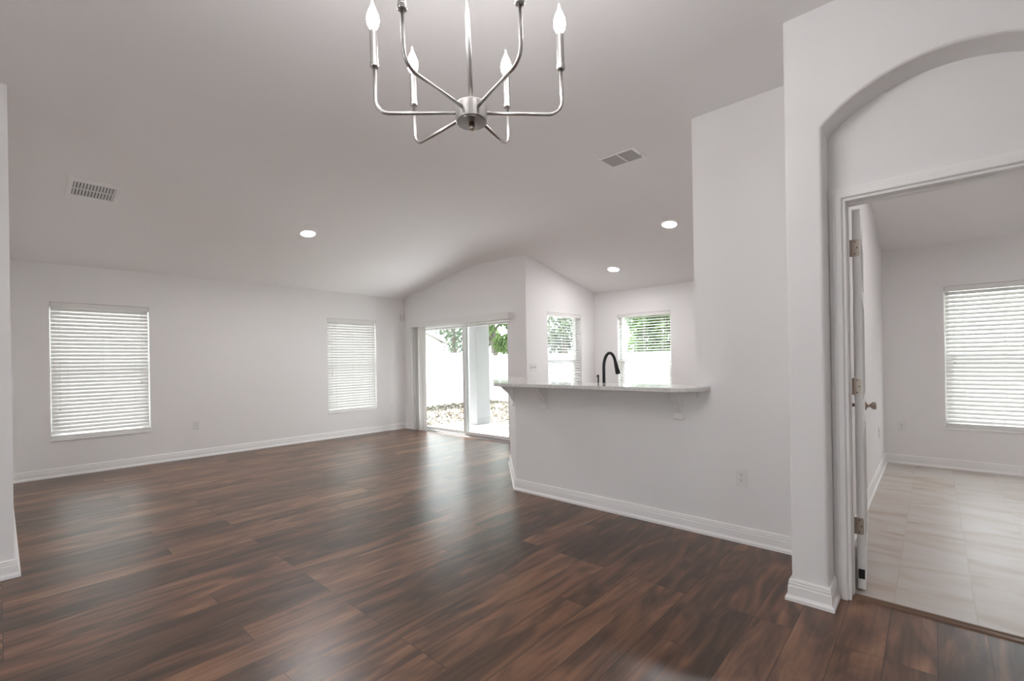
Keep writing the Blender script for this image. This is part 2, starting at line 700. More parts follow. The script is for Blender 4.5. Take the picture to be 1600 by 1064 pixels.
def knee_wall():
    bm = bmesh.new()
    t = 0.115
    ix = KX + t * math.tan(math.radians(22.5))
    pts = [(-1.2675, YP), (KX, YP), KE, (KE[0] + t * S2, KE[1] + t * S2), (ix, YP + t), (-1.2675, YP + t)]
    prism(bm, pts, 0, 1.02)
    edges = [e for e in bm.edges if abs(e.verts[0].co.z - e.verts[1].co.z) > 0.5 and e.verts[0].co.x < -2.9]
    bmesh.ops.bevel(bm, geom=edges, offset=0.012, segments=3, profile=0.5, affect='EDGES')
    o = link_bm('wall_breakfast_bar', bm, 'wall')
    o['kind'] = 'structure'


knee_wall()


def ceiling():
    zw = lambda x: 2.467 + 0.187 * (x - XW)
    zn = lambda y: 2.42 + 0.215 * (YNN - y)
    xf = XW + (ZF - 2.467) / 0.187
    yf = YNN - (ZF - 2.42) / 0.215
    e = 0.12
    hip = lambda y: XW + (zn(y) - 2.467) / 0.187
    bm = bmesh.new()
    pts = {}

    def V(x, y):
        z = min(zw(x), zn(y), ZF)
        k = (round(x, 4), round(y, 4))
        if k not in pts:
            pts[k] = bm.verts.new((x, y, z))
        return pts[k]

    ye, xe, yne = YN + e, XC - e, YNN + e
    S, E = -3.5, 3.1
    bm.faces.new([V(*p) for p in ((xf, S), (E, S), (E, yf), (xf, yf))])
    bm.faces.new([V(*p) for p in ((XW - e, S), (xf, S), (xf, yf), (hip(ye), ye), (XW - e, ye))])
    bm.faces.new([V(*p) for p in ((xf, yf), (E, yf), (E, yne), (xe, yne), (xe, ye), (hip(ye), ye))])
    creases = [e for e in bm.edges if len(e.link_faces) == 2]
    bmesh.ops.bevel(bm, geom=creases, offset=0.16, segments=6, profile=0.5, affect='EDGES', clamp_overlap=True)
    o = link_bm('ceiling', bm, 'ceiling')
    o['kind'] = 'structure'


ceiling()

# floors
bm = bmesh.new()
prism(bm, [(XW, -3.4), (3.0, -3.4), (3.0, 2.985), (XBED, 2.985), (XBED, YNN), (XC, YNN), (XC, YN), (XW, YN)], -0.1, 0.0)
o = link_bm('floor', bm, 'planks')
tag(o, kind='structure')
o = box_obj('floor_bedroom', XBED, 3.0, 2.985, YBED, -0.1, 0.003, 'tiles')
tag(o, kind='structure')

# door sill strip between wood and tile
bm = bmesh.new()
sweep(bm, [(DO[0] + 0.0, 2.975, 0), (DO[1], 2.975, 0)], (0, 0, 1), [(-0.026, 0), (-0.020, 0.006), (-0.004, 0.010), (0.004, 0.006), (0.009, 0.012), (0.022, 0.011), (0.027, 0.003), (0.027, 0)])
o = link_bm('trim_1', bm, 'strip')
tag(o, 'brown wood transition strip across the bedroom doorway floor', 'threshold', kind='structure')

# baseboards
BB = [(0, 0), (0, 0.108), (0.007, 0.108), (0.011, 0.100), (0.0105, 0.092), (0.013, 0.088), (0.0125, 0.076), (0.015, 0.072), (0.016, 0.030), (0.020, 0.022), (0.026, 0.016), (0.027, 0.0)]


def baseboard(name, path):
    bm = bmesh.new()
    sweep(bm, [(p[0], p[1], 0.0) for p in path], (0, 0, 1), BB)
    o = link_bm(name, bm, 'trim')
    o['kind'] = 'structure'


baseboard('baseboard_west', [(SL[0] - 0.0, YN), (XW, YN), (XW, 0.052), (-4.14, 0.052), (-4.14, -3.4)])
baseboard('baseboard_nook', [(XBED - 0.136, YNN), (XC, YNN), (XC, YN), (SL[1], YN)])
t = 0.115
baseboard('baseboard_breakfast_bar', [(XB, YP), (KX, YP), KE, (KE[0] + t * S2, KE[1] + t * S2)])
baseboard('baseboard_arch', [(-0.396, 2.92), (-0.396, YB), (XB, YB), (XB, YP)])
baseboard('baseboard_bedroom', [(3.0, YBED), (XBED, YBED), (XBED, 3.045)])

# ------------------------------------------------------------------ bedroom doorway: casing, jamb, door
CAS = [(0, 0), (0, 0.012), (0.006, 0.016), (0.030, 0.017), (0.034, 0.013), (0.046, 0.013), (0.050, 0.009), (0.066, 0.008), (0.068, 0)]


def casing():
    bm = bmesh.new()
    x0, x1, zt = DO[0] - 0.004, DO[1] + 0.004, DO[3] + 0.004
    # travel so that u grows away from the opening (normal -Y)
    path = [(x1, 2.92, 0), (x1, 2.92, zt), (x0, 2.92, zt), (x0, 2.92, 0)]
    sweep(bm, path, (0, -1, 0), [(-u * 0.81, v) for u, v in CAS])
    o = link_bm('trim_2', bm, 'trim')
    tag(o, 'white moulded casing framing the bedroom doorway', 'door casing', kind='structure')
    bm = bmesh.new()
    j = 0.010
    for a, b in ((DO[0], DO[0] + j), (DO[1] - j, DO[1])):
        box(bm, a, b, 2.918, 3.05, 0, DO[3])
    box(bm, DO[0] + j, DO[1] - j, 2.918, 3.05, DO[3] - j, DO[3])
    # door stop
    for a, b in ((DO[0] + j, DO[0] + j + 0.006), (DO[1] - j - 0.006, DO[1] - j)):
        box(bm, a, b, 2.975, 3.010, 0, DO[3] - j)
    box(bm, DO[0] + j + 0.006, DO[1] - j - 0.006, 2.975, 3.010, DO[3] - j - 0.010, DO[3] - j)
    o = link_bm('trim_3', bm, 'trim')
    tag(o, 'white door jamb with stop inside the bedroom doorway', 'door jamb', kind='structure')


casing()


def bedroom_door():
    # origin at the hinge pin; closed leaf would lie along +X, it stands open past 90 degrees
    d = thing('door_1', 'white bedroom door standing wide open, seen edge on beside the arched wall', 'door', (-0.320, 3.060, 0), math.radians(94.2), kind='structure')
    W, T = 0.725, 0.035
    bm = bmesh.new()
    box(bm, 0.004, W, -0.044, -0.009, 0.012, 2.032)
    leaf = link_bm('door_leaf', bm, 'door', d, bevel=(0.002, 2))
    # raised panels on both faces
    for zz in ((0.22, 0.85), (1.02, 1.55), (1.66, 1.90)):
        for xx in ((0.10, 0.335), (0.395, 0.63)):
            bm = bmesh.new()
            for ya, yb in ((-0.009, -0.006), (-0.047, -0.044)):
                sweep(bm, [(xx[0], (ya + yb) / 2, zz[0]), (xx[1], (ya + yb) / 2, zz[0]), (xx[1], (ya + yb) / 2, zz[1]), (xx[0], (ya + yb) / 2, zz[1]), (xx[0], (ya + yb) / 2, zz[0] + 0.001)], (0, 1, 0), [(-0.006, -0.0015), (0.006, -0.0015), (0.006, 0.0015), (-0.006, 0.0015)])
            link_bm('panel_moulding', bm, 'door', leaf)
    for z in (0.302, 1.045, 1.782):
        bm = bmesh.new()
        # leaf plate let into the hinge edge, rounded corners
        pts = []
        for cx, cz, a0 in ((-0.008, 0.010, PI), (-0.008, 0.080, PI / 2), (-0.026, 0.080, PI / 2), (-0.026, 0.010, PI)):
            pass
        r = 0.008
        y0, y1, z0, z1 = -0.039, 0.006, z, z + 0.089
        out = [(y1, z0), (y1, z1)]
        for k in range(5):
            a = PI / 2 + k * PI / 8
            out.append((y0 + r + r * math.cos(a), z1 - r + r * math.sin(a)))
        for k in range(5):
            a = PI + k * PI / 8
            out.append((y0 + r + r * math.cos(a), z0 + r + r * math.sin(a)))
        m = Matrix(((0, 0, 1, 0), (1, 0, 0, 0), (0, 1, 0, 0), (0, 0, 0, 1)))
        prism(bm, out, 0.0015, 0.004, m)
        h = link_bm('hinge', bm, 'nickel_dark', d)
        h['label'] = 'satin nickel hinge leaf'
        bm = bmesh.new()
        for k in range(5):
            lathe(bm, [(0.0058, k * 0.0178 + 0.0006), (0.0058, (k + 1) * 0.0178 - 0.0006)], 14, Matrix.Translation((0.0, 0.008, z)))
        lathe(bm, [(0.0046, 0.0), (0.0046, 0.089)], 12, Matrix.Translation((0.0, 0.008, z)))
        lathe(bm, [(0.0065, 0.089), (0.0065, 0.092), (0.002, 0.094)], 14, Matrix.Translation((0.0, 0.008, z)))
        link_bm('hinge_pin', bm, 'nickel_dark', h, smooth=False)
        bm = bmesh.new()
        for sy, sz in ((-0.020, 0.012), (-0.030, 0.044), (-0.020, 0.077)):
            lathe(bm, [(0.0036, 0.0), (0.0036, 0.0012), (0.0, 0.0014)], 10, Matrix.Translation((0.0014, sy, z + sz)) @ Matrix.Rotation(-PI / 2, 4, 'Y'))
        link_bm('screw_heads', bm, 'slot', h)
    kp = [(0.0, 0.0), (0.031, 0.0), (0.032, 0.004), (0.024, 0.010), (0.013, 0.014), (0.011, 0.026), (0.014, 0.034), (0.024, 0.040), (0.0255, 0.060), (0.022, 0.066), (0.0, 0.067)]
    for side in (1, -1):
        bm = bmesh.new()
        pos = (W - 0.062, -0.009 if side > 0 else -0.044, 0.933)
        lathe(bm, [(a * 0.95, b * 0.86) for a, b in kp], 28, Matrix.Translation(pos) @ Matrix.Rotation(-PI / 2 * side, 4, 'X'))
        k = link_bm('door_knob', bm, 'nickel_dark', d, smooth=False)
        k['label'] = 'satin nickel door knob'
        for p in k.data.polygons:
            p.use_smooth = True
    bm = bmesh.new()
    box(bm, 0.001, 0.0042, -0.040, -0.013, 0.068, 0.118)
    e = link_bm('edge_pad', bm, 'rubber', d)
    e['label'] = 'black patch low on the door edge'


bedroom_door()


# ------------------------------------------------------------------ windows and horizontal blinds
def window(n, axis, plane, out, w, label):
    """axis: wall runs along 'x' or 'y'; plane: room face; out: +1/-1 direction towards outdoors."""
    a0, a1, z0, z1 = w
    root = thing('window_%d' % n, label, 'window', (0, 0, 0), kind='structure')

    def bx(bm, a, b, d0, d1, za, zb):
        p, q = plane + out * d0, plane + out * d1
        p, q = min(p, q), max(p, q)
        if axis == 'y':
            box(bm, p, q, a, b, za, zb)
        else:
            box(bm, a, b, p, q, za, zb)

    bm = bmesh.new()
    f = 0.045
    bx(bm, a0, a0 + f, 0.085, 0.15, z0, z1)
    bx(bm, a1 - f, a1, 0.085, 0.15, z0, z1)
    bx(bm, a0 + f, a1 - f, 0.085, 0.15, z1 - f, z1)
    bx(bm, a0 + f, a1 - f, 0.085, 0.15, z0, z0 + f)
    link_bm('window_frame', bm, 'vinyl', root)
    zm = z0 + 0.505 * (z1 - z0)
    bm = bmesh.new()
    bx(bm, a0 + f, a1 - f, 0.092, 0.128, zm - 0.024, zm + 0.024)
    s = 0.028
    bx(bm, a0 + f, a0 + f + s, 0.092, 0.118, z0 + f, zm)
    bx(bm, a1 - f - s, a1 - f, 0.092, 0.118, z0 + f, zm)
    bx(bm, a0 + f + s, a1 - f - s, 0.092, 0.118, z0 + f, z0 + f + s)
    link_bm('sash', bm, 'vinyl', root)
    bm = bmesh.new()
    bx(bm, a0 + f, a1 - f, 0.120, 0.124, z0 + f, z1 - f)
    link_bm('glass_pane', bm, 'glass', root)
    bm = bmesh.new()
    bx(bm, a0 - 0.002, a1 + 0.002, -0.012, 0.086, z0 - 0.018, z0 + 0.004)
    link_bm('window_sill', bm, 'trim', root, bevel=(0.003, 2))


window(1, 'y', XW, -1, WIN[1], 'left window of the long white wall, behind closed slats')
window(2, 'y', XW, -1, WIN[2], 'window nearest the patio door, behind closed slats')
window(3, 'y', XC, -1, WIN[3], 'kitchen nook window beside the switch plate, slats open')
window(4, 'x', YNN, 1, WIN[4], 'kitchen window behind the black faucet, green hedge outside')
window(5, 'x', YBED, 1, WIN[5], 'bedroom window seen through the doorway')


def blind(axis, plane, out, w, tilt, label, group, drop=0.0, wand_side=0, drops=(0.62, 0.70)):
    a0, a1, z0, z1 = w
    root = thing('window_blind', label, 'blind', ((plane, (a0 + a1) / 2, z0) if axis == 'y' else ((a0 + a1) / 2, plane, z0)), group=group)
    W = a1 - a0 - 0.012
    H = z1 - z0
    # local frame: X along the wall, Y outward, Z up; origin mid-bottom at the room face
    if axis == 'y':
        root.rotation_euler = (0, 0, PI / 2 if out < 0 else -PI / 2)
    else:
        root.rotation_euler = (0, 0, 0 if out > 0 else PI)
    d = 0.036                                  # slat centre depth in the recess
    bm = bmesh.new()
    box(bm, -W / 2 + 0.006, W / 2 - 0.006, d - 0.028, d + 0.026, H - 0.046, H - 0.004)
    hr = link_bm('headrail', bm, 'plastic', root, bevel=(0.002, 2))
    bm = bmesh.new()
    box(bm, -W / 2 + 0.004, W / 2 - 0.004, d - 0.038, d - 0.029, H - 0.058, H - 0.003)
    link_bm('valance', bm, 'plastic', root, bevel=(0.004, 2))
    for s in (-1, 1):
        bm = bmesh.new()
        x = s * (W / 2 + 0.0005)
        box(bm, x - 0.004, x + 0.004, d - 0.034, d + 0.030, H - 0.050, H - 0.0005)
        link_bm('bracket', bm, 'alu', hr)
    pitch = 0.0445
    n = int((H - 0.10) / pitch) + 2
    bm = bmesh.new()
    for i in range(n):
        z = H - 0.075 - i * pitch
        if z < 0.066:
            break
        prev = None
        k = 5
        vs_ = []
        for j in range(k):
            u = -0.025 + 0.05 * j / (k - 1)
            c = 0.0028 * (1 - (u / 0.025) ** 2)
            y = u * math.cos(tilt) - c * math.sin(tilt)
            zz = u * math.sin(tilt) + c * math.cos(tilt)
            vs_.append((d + y, z + zz))
        top = [[bm.verts.new((sx * (W / 2 - 0.004), y, zz)) for y, zz in vs_] for sx in (-1, 1)]
        tx, tz = -math.sin(tilt) * 0.0028, math.cos(tilt) * 0.0028
        bot = [[bm.verts.new((sx * (W / 2 - 0.004), y - tx, zz - tz)) for y, zz in vs_] for sx in (-1, 1)]
        for j in range(k - 1):
            bm.faces.new((top[0][j], top[1][j], top[1][j + 1], top[0][j + 1]))
            bm.faces.new((bot[0][j + 1], bot[1][j + 1], bot[1][j], bot[0][j]))
        for s in (0, 1):
            bm.faces.new([*top[s], *bot[s][::-1]])
        bm.faces.new((top[0][0], bot[0][0], bot[1][0], top[1][0]))
        bm.faces.new((top[0][-1], top[1][-1], bot[1][-1], bot[0][-1]))
    link_bm('slats', bm, 'slat', root)
    bm = bmesh.new()
    box(bm, -W / 2 + 0.002, W / 2 - 0.002, d - 0.026, d + 0.026, 0.006, 0.048)
    link_bm('bottom_rail', bm, 'plastic', root, bevel=(0.004, 2))
    bm = bmesh.new()
    for fx in (-0.34, 0.0, 0.34):
        for yy in (d - 0.0262, d + 0.0262):
            for dx in (-0.006, 0.006):
                box(bm, fx * W + dx - 0.0008, fx * W + dx + 0.0008, yy - 0.0008, yy + 0.0008, 0.02, H - 0.05)
    link_bm('ladder_cords', bm, 'plastic', root)
    for sx, L in ((-1, drops[0] * H), (1, drops[1] * H)):
        x = sx * (W / 2 - 0.075)
        bm = bmesh.new()
        zt, zb = H - 0.05, H - 0.05 - L
        for dx in (-0.004, 0.004):
            tube(bm, [(x + dx, d - 0.038, zt), (x + dx * 1.2, d - 0.040, zb)], 0.0011, 6)
        cd = link_bm('pull_cord', bm, 'plastic', root)
        bm = bmesh.new()
        for dx in (-0.0055, 0.0055):
            lathe(bm, [(0.0, 0.0), (0.0048, 0.001), (0.0055, 0.012), (0.0032, 0.032), (0.0, 0.034)], 10, Matrix.Translation((x + dx, d - 0.040, zb - 0.030)))
        link_bm('tassel', bm, 'plastic', cd, smooth=True)
    return root


SHUT = math.radians(66)
G1 = 'white slatted window blinds'
blind('y', XW, -1, WIN[1], SHUT, 'closed white slatted blind on the long wall, the wide one near the left wall corner', G1, drops=(0.74, 0.56))
blind('y', XW, -1, WIN[2], math.radians(70), 'closed white slatted blind on the long wall, next to the patio door', G1, drops=(0.55, 0.60))
blind('y', XC, -1, WIN[3], math.radians(15), 'open white slatted blind on the nook wall beside the triple switch plate', G1, drops=(0.72, 0.66))
blind('x', YNN, 1, WIN[4], math.radians(17), 'open white slatted blind behind the black faucet, greenery showing through', G1, drops=(0.66, 0.70))
blind('x', YBED, 1, WIN[5], math.radians(52), 'half closed white slatted blind in the tiled bedroom', G1, drops=(0.5, 0.7))


# unseen glazed openings added behind the viewpoint to bring fill daylight indoors
def fill_window(n, axis, w, p0, label):
    a0, a1, z0, z1 = w
    root = thing('window_%d' % n, label, 'window', (0, 0, 0), kind='structure')

    def bx(bm, a, b, p, q, za, zb):
        box(bm, *((a, b, p, q) if axis == 'x' else (p, q, a, b)), za, zb)

    bm = bmesh.new()
    p1 = p0 + 0.07
    for a, b in ((a0, a0 + 0.05), (a1 - 0.05, a1), ((a0 + a1) / 2 - 0.03, (a0 + a1) / 2 + 0.03)):
        bx(bm, a, b, p0, p1, z0 + 0.05, z1 - 0.05)
    bx(bm, a0, a1, p0, p1, z0, z0 + 0.05)
    bx(bm, a0, a1, p0, p1, z1 - 0.05, z1)
    link_bm('window_frame', bm, 'vinyl', root)
    bm = bmesh.new()
    for a, b in ((a0 + 0.05, (a0 + a1) / 2 - 0.03), ((a0 + a1) / 2 + 0.03, a1 - 0.05)):
        bx(bm, a, b, p0 + 0.03, p0 + 0.034, z0 + 0.05, z1 - 0.05)
    link_bm('glass_pane', bm, 'glass', root)


fill_window(6, 'x', FILL_WIN_S, -3.51, 'unseen tall window added in the south wall for daylight')
fill_window(7, 'y', FILL_WIN_E, 3.04, 'unseen tall window added in the east wall for daylight')
o = box_obj('roof_sky_blocker_south', -5.2, 5.6, -6.2, -3.55, 2.45, 2.6, 'white_stucco')  # unseen roof added to keep direct sky off the south window
tag(o, kind='structure')
o = box_obj('roof_sky_blocker_east', 3.15, 5.6, -3.55, 2.0, 2.45, 2.6, 'white_stucco')  # added out of view to shield the east window from the sky
tag(o, kind='structure')
o = box_obj('ground_bounce_south', -9, 9, -14, -3.6, -0.25, -0.12, 'bounce_paving')  # unseen pale paving added to bounce daylight up to the ceiling
tag(o, kind='structure')
o = box_obj('ground_bounce_east', 3.2, 9, -3.6, 4, -0.25, -0.12, 'bounce_paving')  # added reflector ground, throws light up through the east window
tag(o, kind='structure')


# ------------------------------------------------------------------ patio door and vertical blind
def patio_door():
    x0, x1, _, z1 = SL
    r = thing('door_2', 'sliding glass patio door in a pale frame, opening onto the covered patio', 'patio door', (0, 0, 0), kind='structure')
    bm = bmesh.new()
    y0, y1 = YN + 0.03, YN + 0.13
    box(bm, x0, x0 + 0.04, y0, y1, 0, z1)
    box(bm, x1 - 0.04, x1, y0, y1, 0, z1)
    box(bm, x0 + 0.04, x1 - 0.04, y0, y1, z1 - 0.05, z1)
    link_bm('door_frame', bm, 'vinyl', r)
    bm = bmesh.new()
    box(bm, x0 + 0.04, x1 - 0.04, y0 - 0.01, y1 + 0.02, 0, 0.022)
    box(bm, x0 + 0.04, x1 - 0.04, YN + 0.058, YN + 0.064, 0.022, 0.034)
    box(bm, x0 + 0.04, x1 - 0.04, YN + 0.100, YN + 0.106, 0.022, 0.034)
    link_bm('sill_track', bm, 'alu', r)
    xm = -5.855
    for (a, b, yy) in ((x0 + 0.04, xm + 0.045, YN + 0.085), (xm - 0.045, x1 - 0.04, YN + 0.043)):
        bm = bmesh.new()
        s = 0.058
        t = 0.034
        box(bm, a, a + s, yy, yy + t, 0.03, z1 - 0.055)
        box(bm, b - s, b, yy, yy + t, 0.03, z1 - 0.055)
        box(bm, a + s, b - s, yy, yy + t, 0.03, 0.075)
        box(bm, a + s, b - s, yy, yy + t, z1 - 0.095, z1 - 0.055)
        p = link_bm('sliding_panel', bm, 'vinyl', r)
        bm = bmesh.new()
        box(bm, a + s, b - s, yy + 0.015, yy + 0.019, 0.075, z1 - 0.095)
        link_bm('glass_pane', bm, 'glass', p)


patio_door()


def vertical_blind():
    r = thing('vertical_blind', 'cream vertical blind drawn to the left of the patio door under a long valance', 'blind', (0, 0, 0))
    bm = bmesh.new()
    box(bm, -7.20, -4.70, 5.122, 5.132, 1.898, 1.994)
    box(bm, -7.20, -7.192, 5.132, YN, 1.898, 1.994)
    box(bm, -4.708, -4.70, 5.132, YN, 1.898, 1.994)
    box(bm, -7.192, -4.708, 5.132, YN, 1.986, 1.994)
    link_bm('valance', bm, 'plastic', r, bevel=(0.002, 2))
    bm = bmesh.new()
    box(bm, -7.17, -4.73, 5.165, 5.20, 1.94, 1.975)
    link_bm('headrail', bm, 'plastic', r)
    bm = bmesh.new()
    rnd = random.Random(4)
    # stacked vanes, turned edge on, then the last ones fanning open
    xs = [-7.115, -7.100, -7.088, -7.060, -7.046, -7.030, -7.012, -6.996, -6.980, -6.964, -6.950]
    ang = [math.radians(82 + rnd.uniform(-6, 6)) for _ in xs]
    xs += [-6.925, -6.855]
    ang += [math.radians(40), math.radians(30)]
    for x, a in zip(xs, ang):
        m = Matrix.Translation((x, 5.182, 0)) @ Matrix.Rotation(a, 4, 'Z')
        pts = []
        for j in range(5):
            u = -0.0445 + 0.089 * j / 4
            pts.append((u, 0.004 * (1 - (u / 0.0445) ** 2)))
        outl = pts + [(u, v - 0.0012) for u, v in reversed(pts)]
        prism(bm, outl, 0.018, 1.94, m)
    link_bm('vanes', bm, 'vane', r)
    bm = bmesh.new()
    tube(bm, [(-7.178, 5.150, 1.90), (-7.176, 5.146, 1.0), (-7.174, 5.146, 0.22)], 0.0065, 10)
    link_bm('wand', bm, 'plastic', r, smooth=True)
    bm = bmesh.new()
    tube(bm, [(-7.128, 5.138, 1.90), (-7.127, 5.136, 1.25)], 0.003, 8)
    link_bm('pull_cord', bm, 'plastic', r)


vertical_blind()


# ------------------------------------------------------------------ breakfast bar top, corbels, faucet
def bar_top():
    yf = 3.078
    xs = 0.057
    pts = [(-1.165, YP)]
    rad = 0.20
    cx, cy = -1.165 - rad, yf + rad
    pts.append((-1.165, cy))
    for i in range(1, 11):
        a = -i * PI / 20
        pts.append((cx + rad * math.cos(a), cy + rad * math.sin(a)))
    pts.append((xs - yf, yf))
    P2 = (-4.09, 4.147)
    pts.append(P2)
    pts.append((P2[0] + 0.38 * S2, P2[1] + 0.38 * S2))
    inner = xs + 0.38 / S2
    pts.append((inner - 3.537, 3.537))
    pts += [(-1.2675, 3.537), (-1.2675, YP)]
    bm = bmesh.new()
    prism(bm, pts, 1.0212, 1.051)
    o = link_bm('bar_countertop', bm, 'quartz', bevel=(0.004, 3))
    tag(o, 'pale glossy stone bar top with angled left end and rounded right corner', 'countertop')
    o = box_obj('support_block', -1.315, -1.255, YP - 0.022, YP, 0.965, 1.0195, 'wall', bevel=(0.002, 2))
    tag(o, 'small painted block on the wall under the rounded end of the bar top', 'bracket')



bar_top()


def corbel(loc, rz, label):
    """local: X along the wall, -Y out of the wall, top at z = 0."""
    r = thing('corbel', label, 'bracket', loc, rz, 'white corbels under the bar top')
    D, Hc = 0.135, 0.205
    Hs = 0.168
    # scrolled side profile in (out, z)
    pts = [(0, 0), (D, 0), (D, -0.020), (D - 0.006, -0.026)]
    for i in range(1, 14):
        t = i / 14
        pts.append((0.016 + (D - 0.026) * (1 - t) - 0.012 * math.sin(PI * t) + 0.003 * math.sin(3 * PI * t), -0.028 - (Hs - 0.030) * t))
    pts += [(0.014, -Hs), (0, -Hs)]
    bm = bmesh.new()
    m = Matrix(((0, 0, 1, 0), (-1, 0, 0, 0), (0, 1, 0, 0), (0, 0, 0, 1)))
    prism(bm, pts, -0.025, 0.025, m)
    link_bm('scroll', bm, 'trim', r, bevel=(0.003, 2))
    bm = bmesh.new()
    box(bm, -0.034, 0.034, -0.012, 0.0, -Hc + 0.004, 0.0)
    link_bm('back_plate', bm, 'trim', r, bevel=(0.003, 2))
    bm = bmesh.new()
    box(bm, -0.040, 0.040, -0.022, 0.0, -Hc - 0.010, -Hc + 0.004)
    link_bm('foot_ledge', bm, 'trim', r, bevel=(0.003, 2))
    return r


corbel((-2.655, YP, 1.0195), 0, 'white scrolled corbel under the bar top, left one on the flat front wall')
corbel((-1.395, YP, 1.0195), 0, 'white scrolled corbel under the bar top near its rounded end')
corbel((KX - 0.10, YP + 0.10, 1.0195), -PI / 4, 'white scrolled corbel under the angled end, seen from the side')

# lower kitchen worktop behind the raised bar
o = box_obj('kitchen_worktop', -2.85, XB - 0.002, YP + 0.117, 4.12, 0.88, 0.915, 'quartz', bevel=(0.003, 2))
tag(o, 'lower stone worktop behind the raised bar, carrying the black faucet', 'countertop')
o = box_obj('base_cabinet', -2.83, XB - 0.002, YP + 0.117, 4.09, 0.0, 0.88, 'door', bevel=(0.002, 2))
tag(o, 'white base cabinet under the kitchen worktop', 'cabinet')


def faucet():
    fx, fy = -2.196, 3.655
    r = thing('kitchen_faucet', 'tall matte black gooseneck faucet rising behind the bar top', 'faucet', (fx, fy, 0.915))
    bm = bmesh.new()
    lathe(bm, [(0.027, 0), (0.027, 0.006), (0.020, 0.012), (0.019, 0.10), (0.016, 0.11)], 24)
    link_bm('base', bm, 'black', r, smooth=True)
    bm = bmesh.new()
    pts = [(0, 0, 0.10), (0, 0, 0.26)]
    R = 0.088
    for i in range(1, 17):
        a = PI * i / 17 * 0.93
        pts.append((0, R - R * math.cos(a), 0.26 + R * 1.55 * math.sin(a)))
    ux, uz = pts[-1][1] - pts[-2][1], pts[-1][2] - pts[-2][2]
    d = math.hypot(ux, uz)
    tip = pts[-1]
    dirv = (ux / d, uz / d)
    # point the spout to +Y, slightly to +X
    tube(bm, pts, 0.0135, 16)
    link_bm('gooseneck', bm, 'black', r, smooth=True)
    bm = bmesh.new()
    q = [(0, tip[1] + dirv[0] * s, tip[2] + dirv[1] * s) for s in (-0.005, 0.012, 0.05, 0.10, 0.112)]
    tube(bm, q, [0.0145, 0.0165, 0.0185, 0.0225, 0.0215], 18)
    h = link_bm('spray_head', bm, 'black', r, smooth=True)
    bm = bmesh.new()
    for s in (0.045, 0.070):
        c = (-0.0175, tip[1] + dirv[0] * s - 0.008, tip[2] + dirv[1] * s)
        lathe(bm, [(0.0055, -0.002), (0.0055, 0.003), (0.0, 0.004)], 12, Matrix.Translation(c) @ Matrix.Rotation(-PI / 2, 4, 'Y') @ Matrix.Rotation(0.2, 4, 'X'))
    link_bm('spray_button', bm, 'alu', h)
    bm = bmesh.new()
    tube(bm, [(0.018, 0, 0.07), (0.045, 0, 0.075), (0.075, 0, 0.11)], [0.008, 0.0065, 0.005], 12)
    link_bm('lever', bm, 'black', r, smooth=True)
    r.rotation_euler = (0, 0, math.radians(-8))
    s = thing('soap_pump', 'slim black pump standing just left of the gooseneck faucet', 'soap dispenser', (-2.255, 3.655, 0.915), 0.8)
    bm = bmesh.new()
    lathe(bm, [(0.018, 0), (0.018, 0.006), (0.009, 0.012), (0.0075, 0.08), (0.0065, 0.165), (0.0075, 0.168), (0.0075, 0.20), (0.0, 0.203)], 18)
    link_bm('pump_body', bm, 'black', s, smooth=True)
    bm = bmesh.new()
    tube(bm, [(0.0, 0.004, 0.188), (0.0, 0.05, 0.190), (0.0, 0.062, 0.182)], [0.005, 0.0045, 0.004], 10)
    link_bm('spout', bm, 'black', s, smooth=True)


faucet()


# ------------------------------------------------------------------ wall plates and sensor
def plate_root(name, label, cat, pos, face, group=None):
    """face: direction the plate looks at ('-y', '+x')."""
    r = thing(name, label, cat, pos, group=group)
    r.rotation_euler = (0, 0, {'-y': 0.0, '+x': PI / 2, '+y': PI}[face])
    return r


def outlet(pos, face, label):
    r = plate_root('wall_outlet', label, 'outlet', pos, face, 'duplex wall outlets')
    bm = bmesh.new()
    box(bm, -0.035, 0.035, -0.006, 0.0, -0.057, 0.057)
    link_bm('cover_plate', bm, 'plastic', r, bevel=(0.003, 3))
    for zc in (-0.0195, 0.0195):
        bm = bmesh.new()
        pts = [(0.0165 * math.cos(a) * 1.0, max(-0.0125, min(0.0125, 0.0165 * math.sin(a)))) for a in [2 * PI * k / 28 for k in range(28)]]
        m = Matrix.Translation((0, -0.006, zc)) @ Matrix(((1, 0, 0, 0), (0, 0, -1, 0), (0, 1, 0, 0), (0, 0, 0, 1)))
        prism(bm, pts, 0, 0.002, m)
        s = link_bm('socket', bm, 'plastic', r)
        bm = bmesh.new()
        box(bm, -0.0075, -0.0050, -0.0086, -0.0078, zc - 0.001, zc + 0.008)
        box(bm, 0.0050, 0.0072, -0.0086, -0.0078, zc - 0.0005, zc + 0.007)
        lathe(bm, [(0.0026, 0), (0.0026, 0.0008)], 10, Matrix.Translation((0, -0.0078, zc - 0.0075)) @ Matrix.Rotation(PI / 2, 4, 'X'))
        link_bm('slots', bm, 'slot', s)
    bm = bmesh.new()
    lathe(bm, [(0.0028, 0), (0.0024, 0.0008), (0, 0.001)], 12, Matrix.Translation((0, -0.006, 0)) @ Matrix.Rotation(PI / 2, 4, 'X'))
    link_bm('screw', bm, 'alu', r)


outlet((-0.97, YP, 0.440), '-y', 'white duplex outlet low on the wall right of the breakfast bar')
outlet((XW, 1.814, 0.447), '+x', 'white duplex outlet low on the long wall between its two windows')
outlet((XW, 4.917, 0.440), '+x', 'white duplex outlet low on the long wall by the patio corner')
outlet((-0.273, YBED, 0.43), '-y', 'pale duplex outlet low on the bedroom far wall left of its window')


outlet((XBED, 6.15, 0.44), '+x', 'pale duplex outlet low on the bedroom side wall behind the open door')


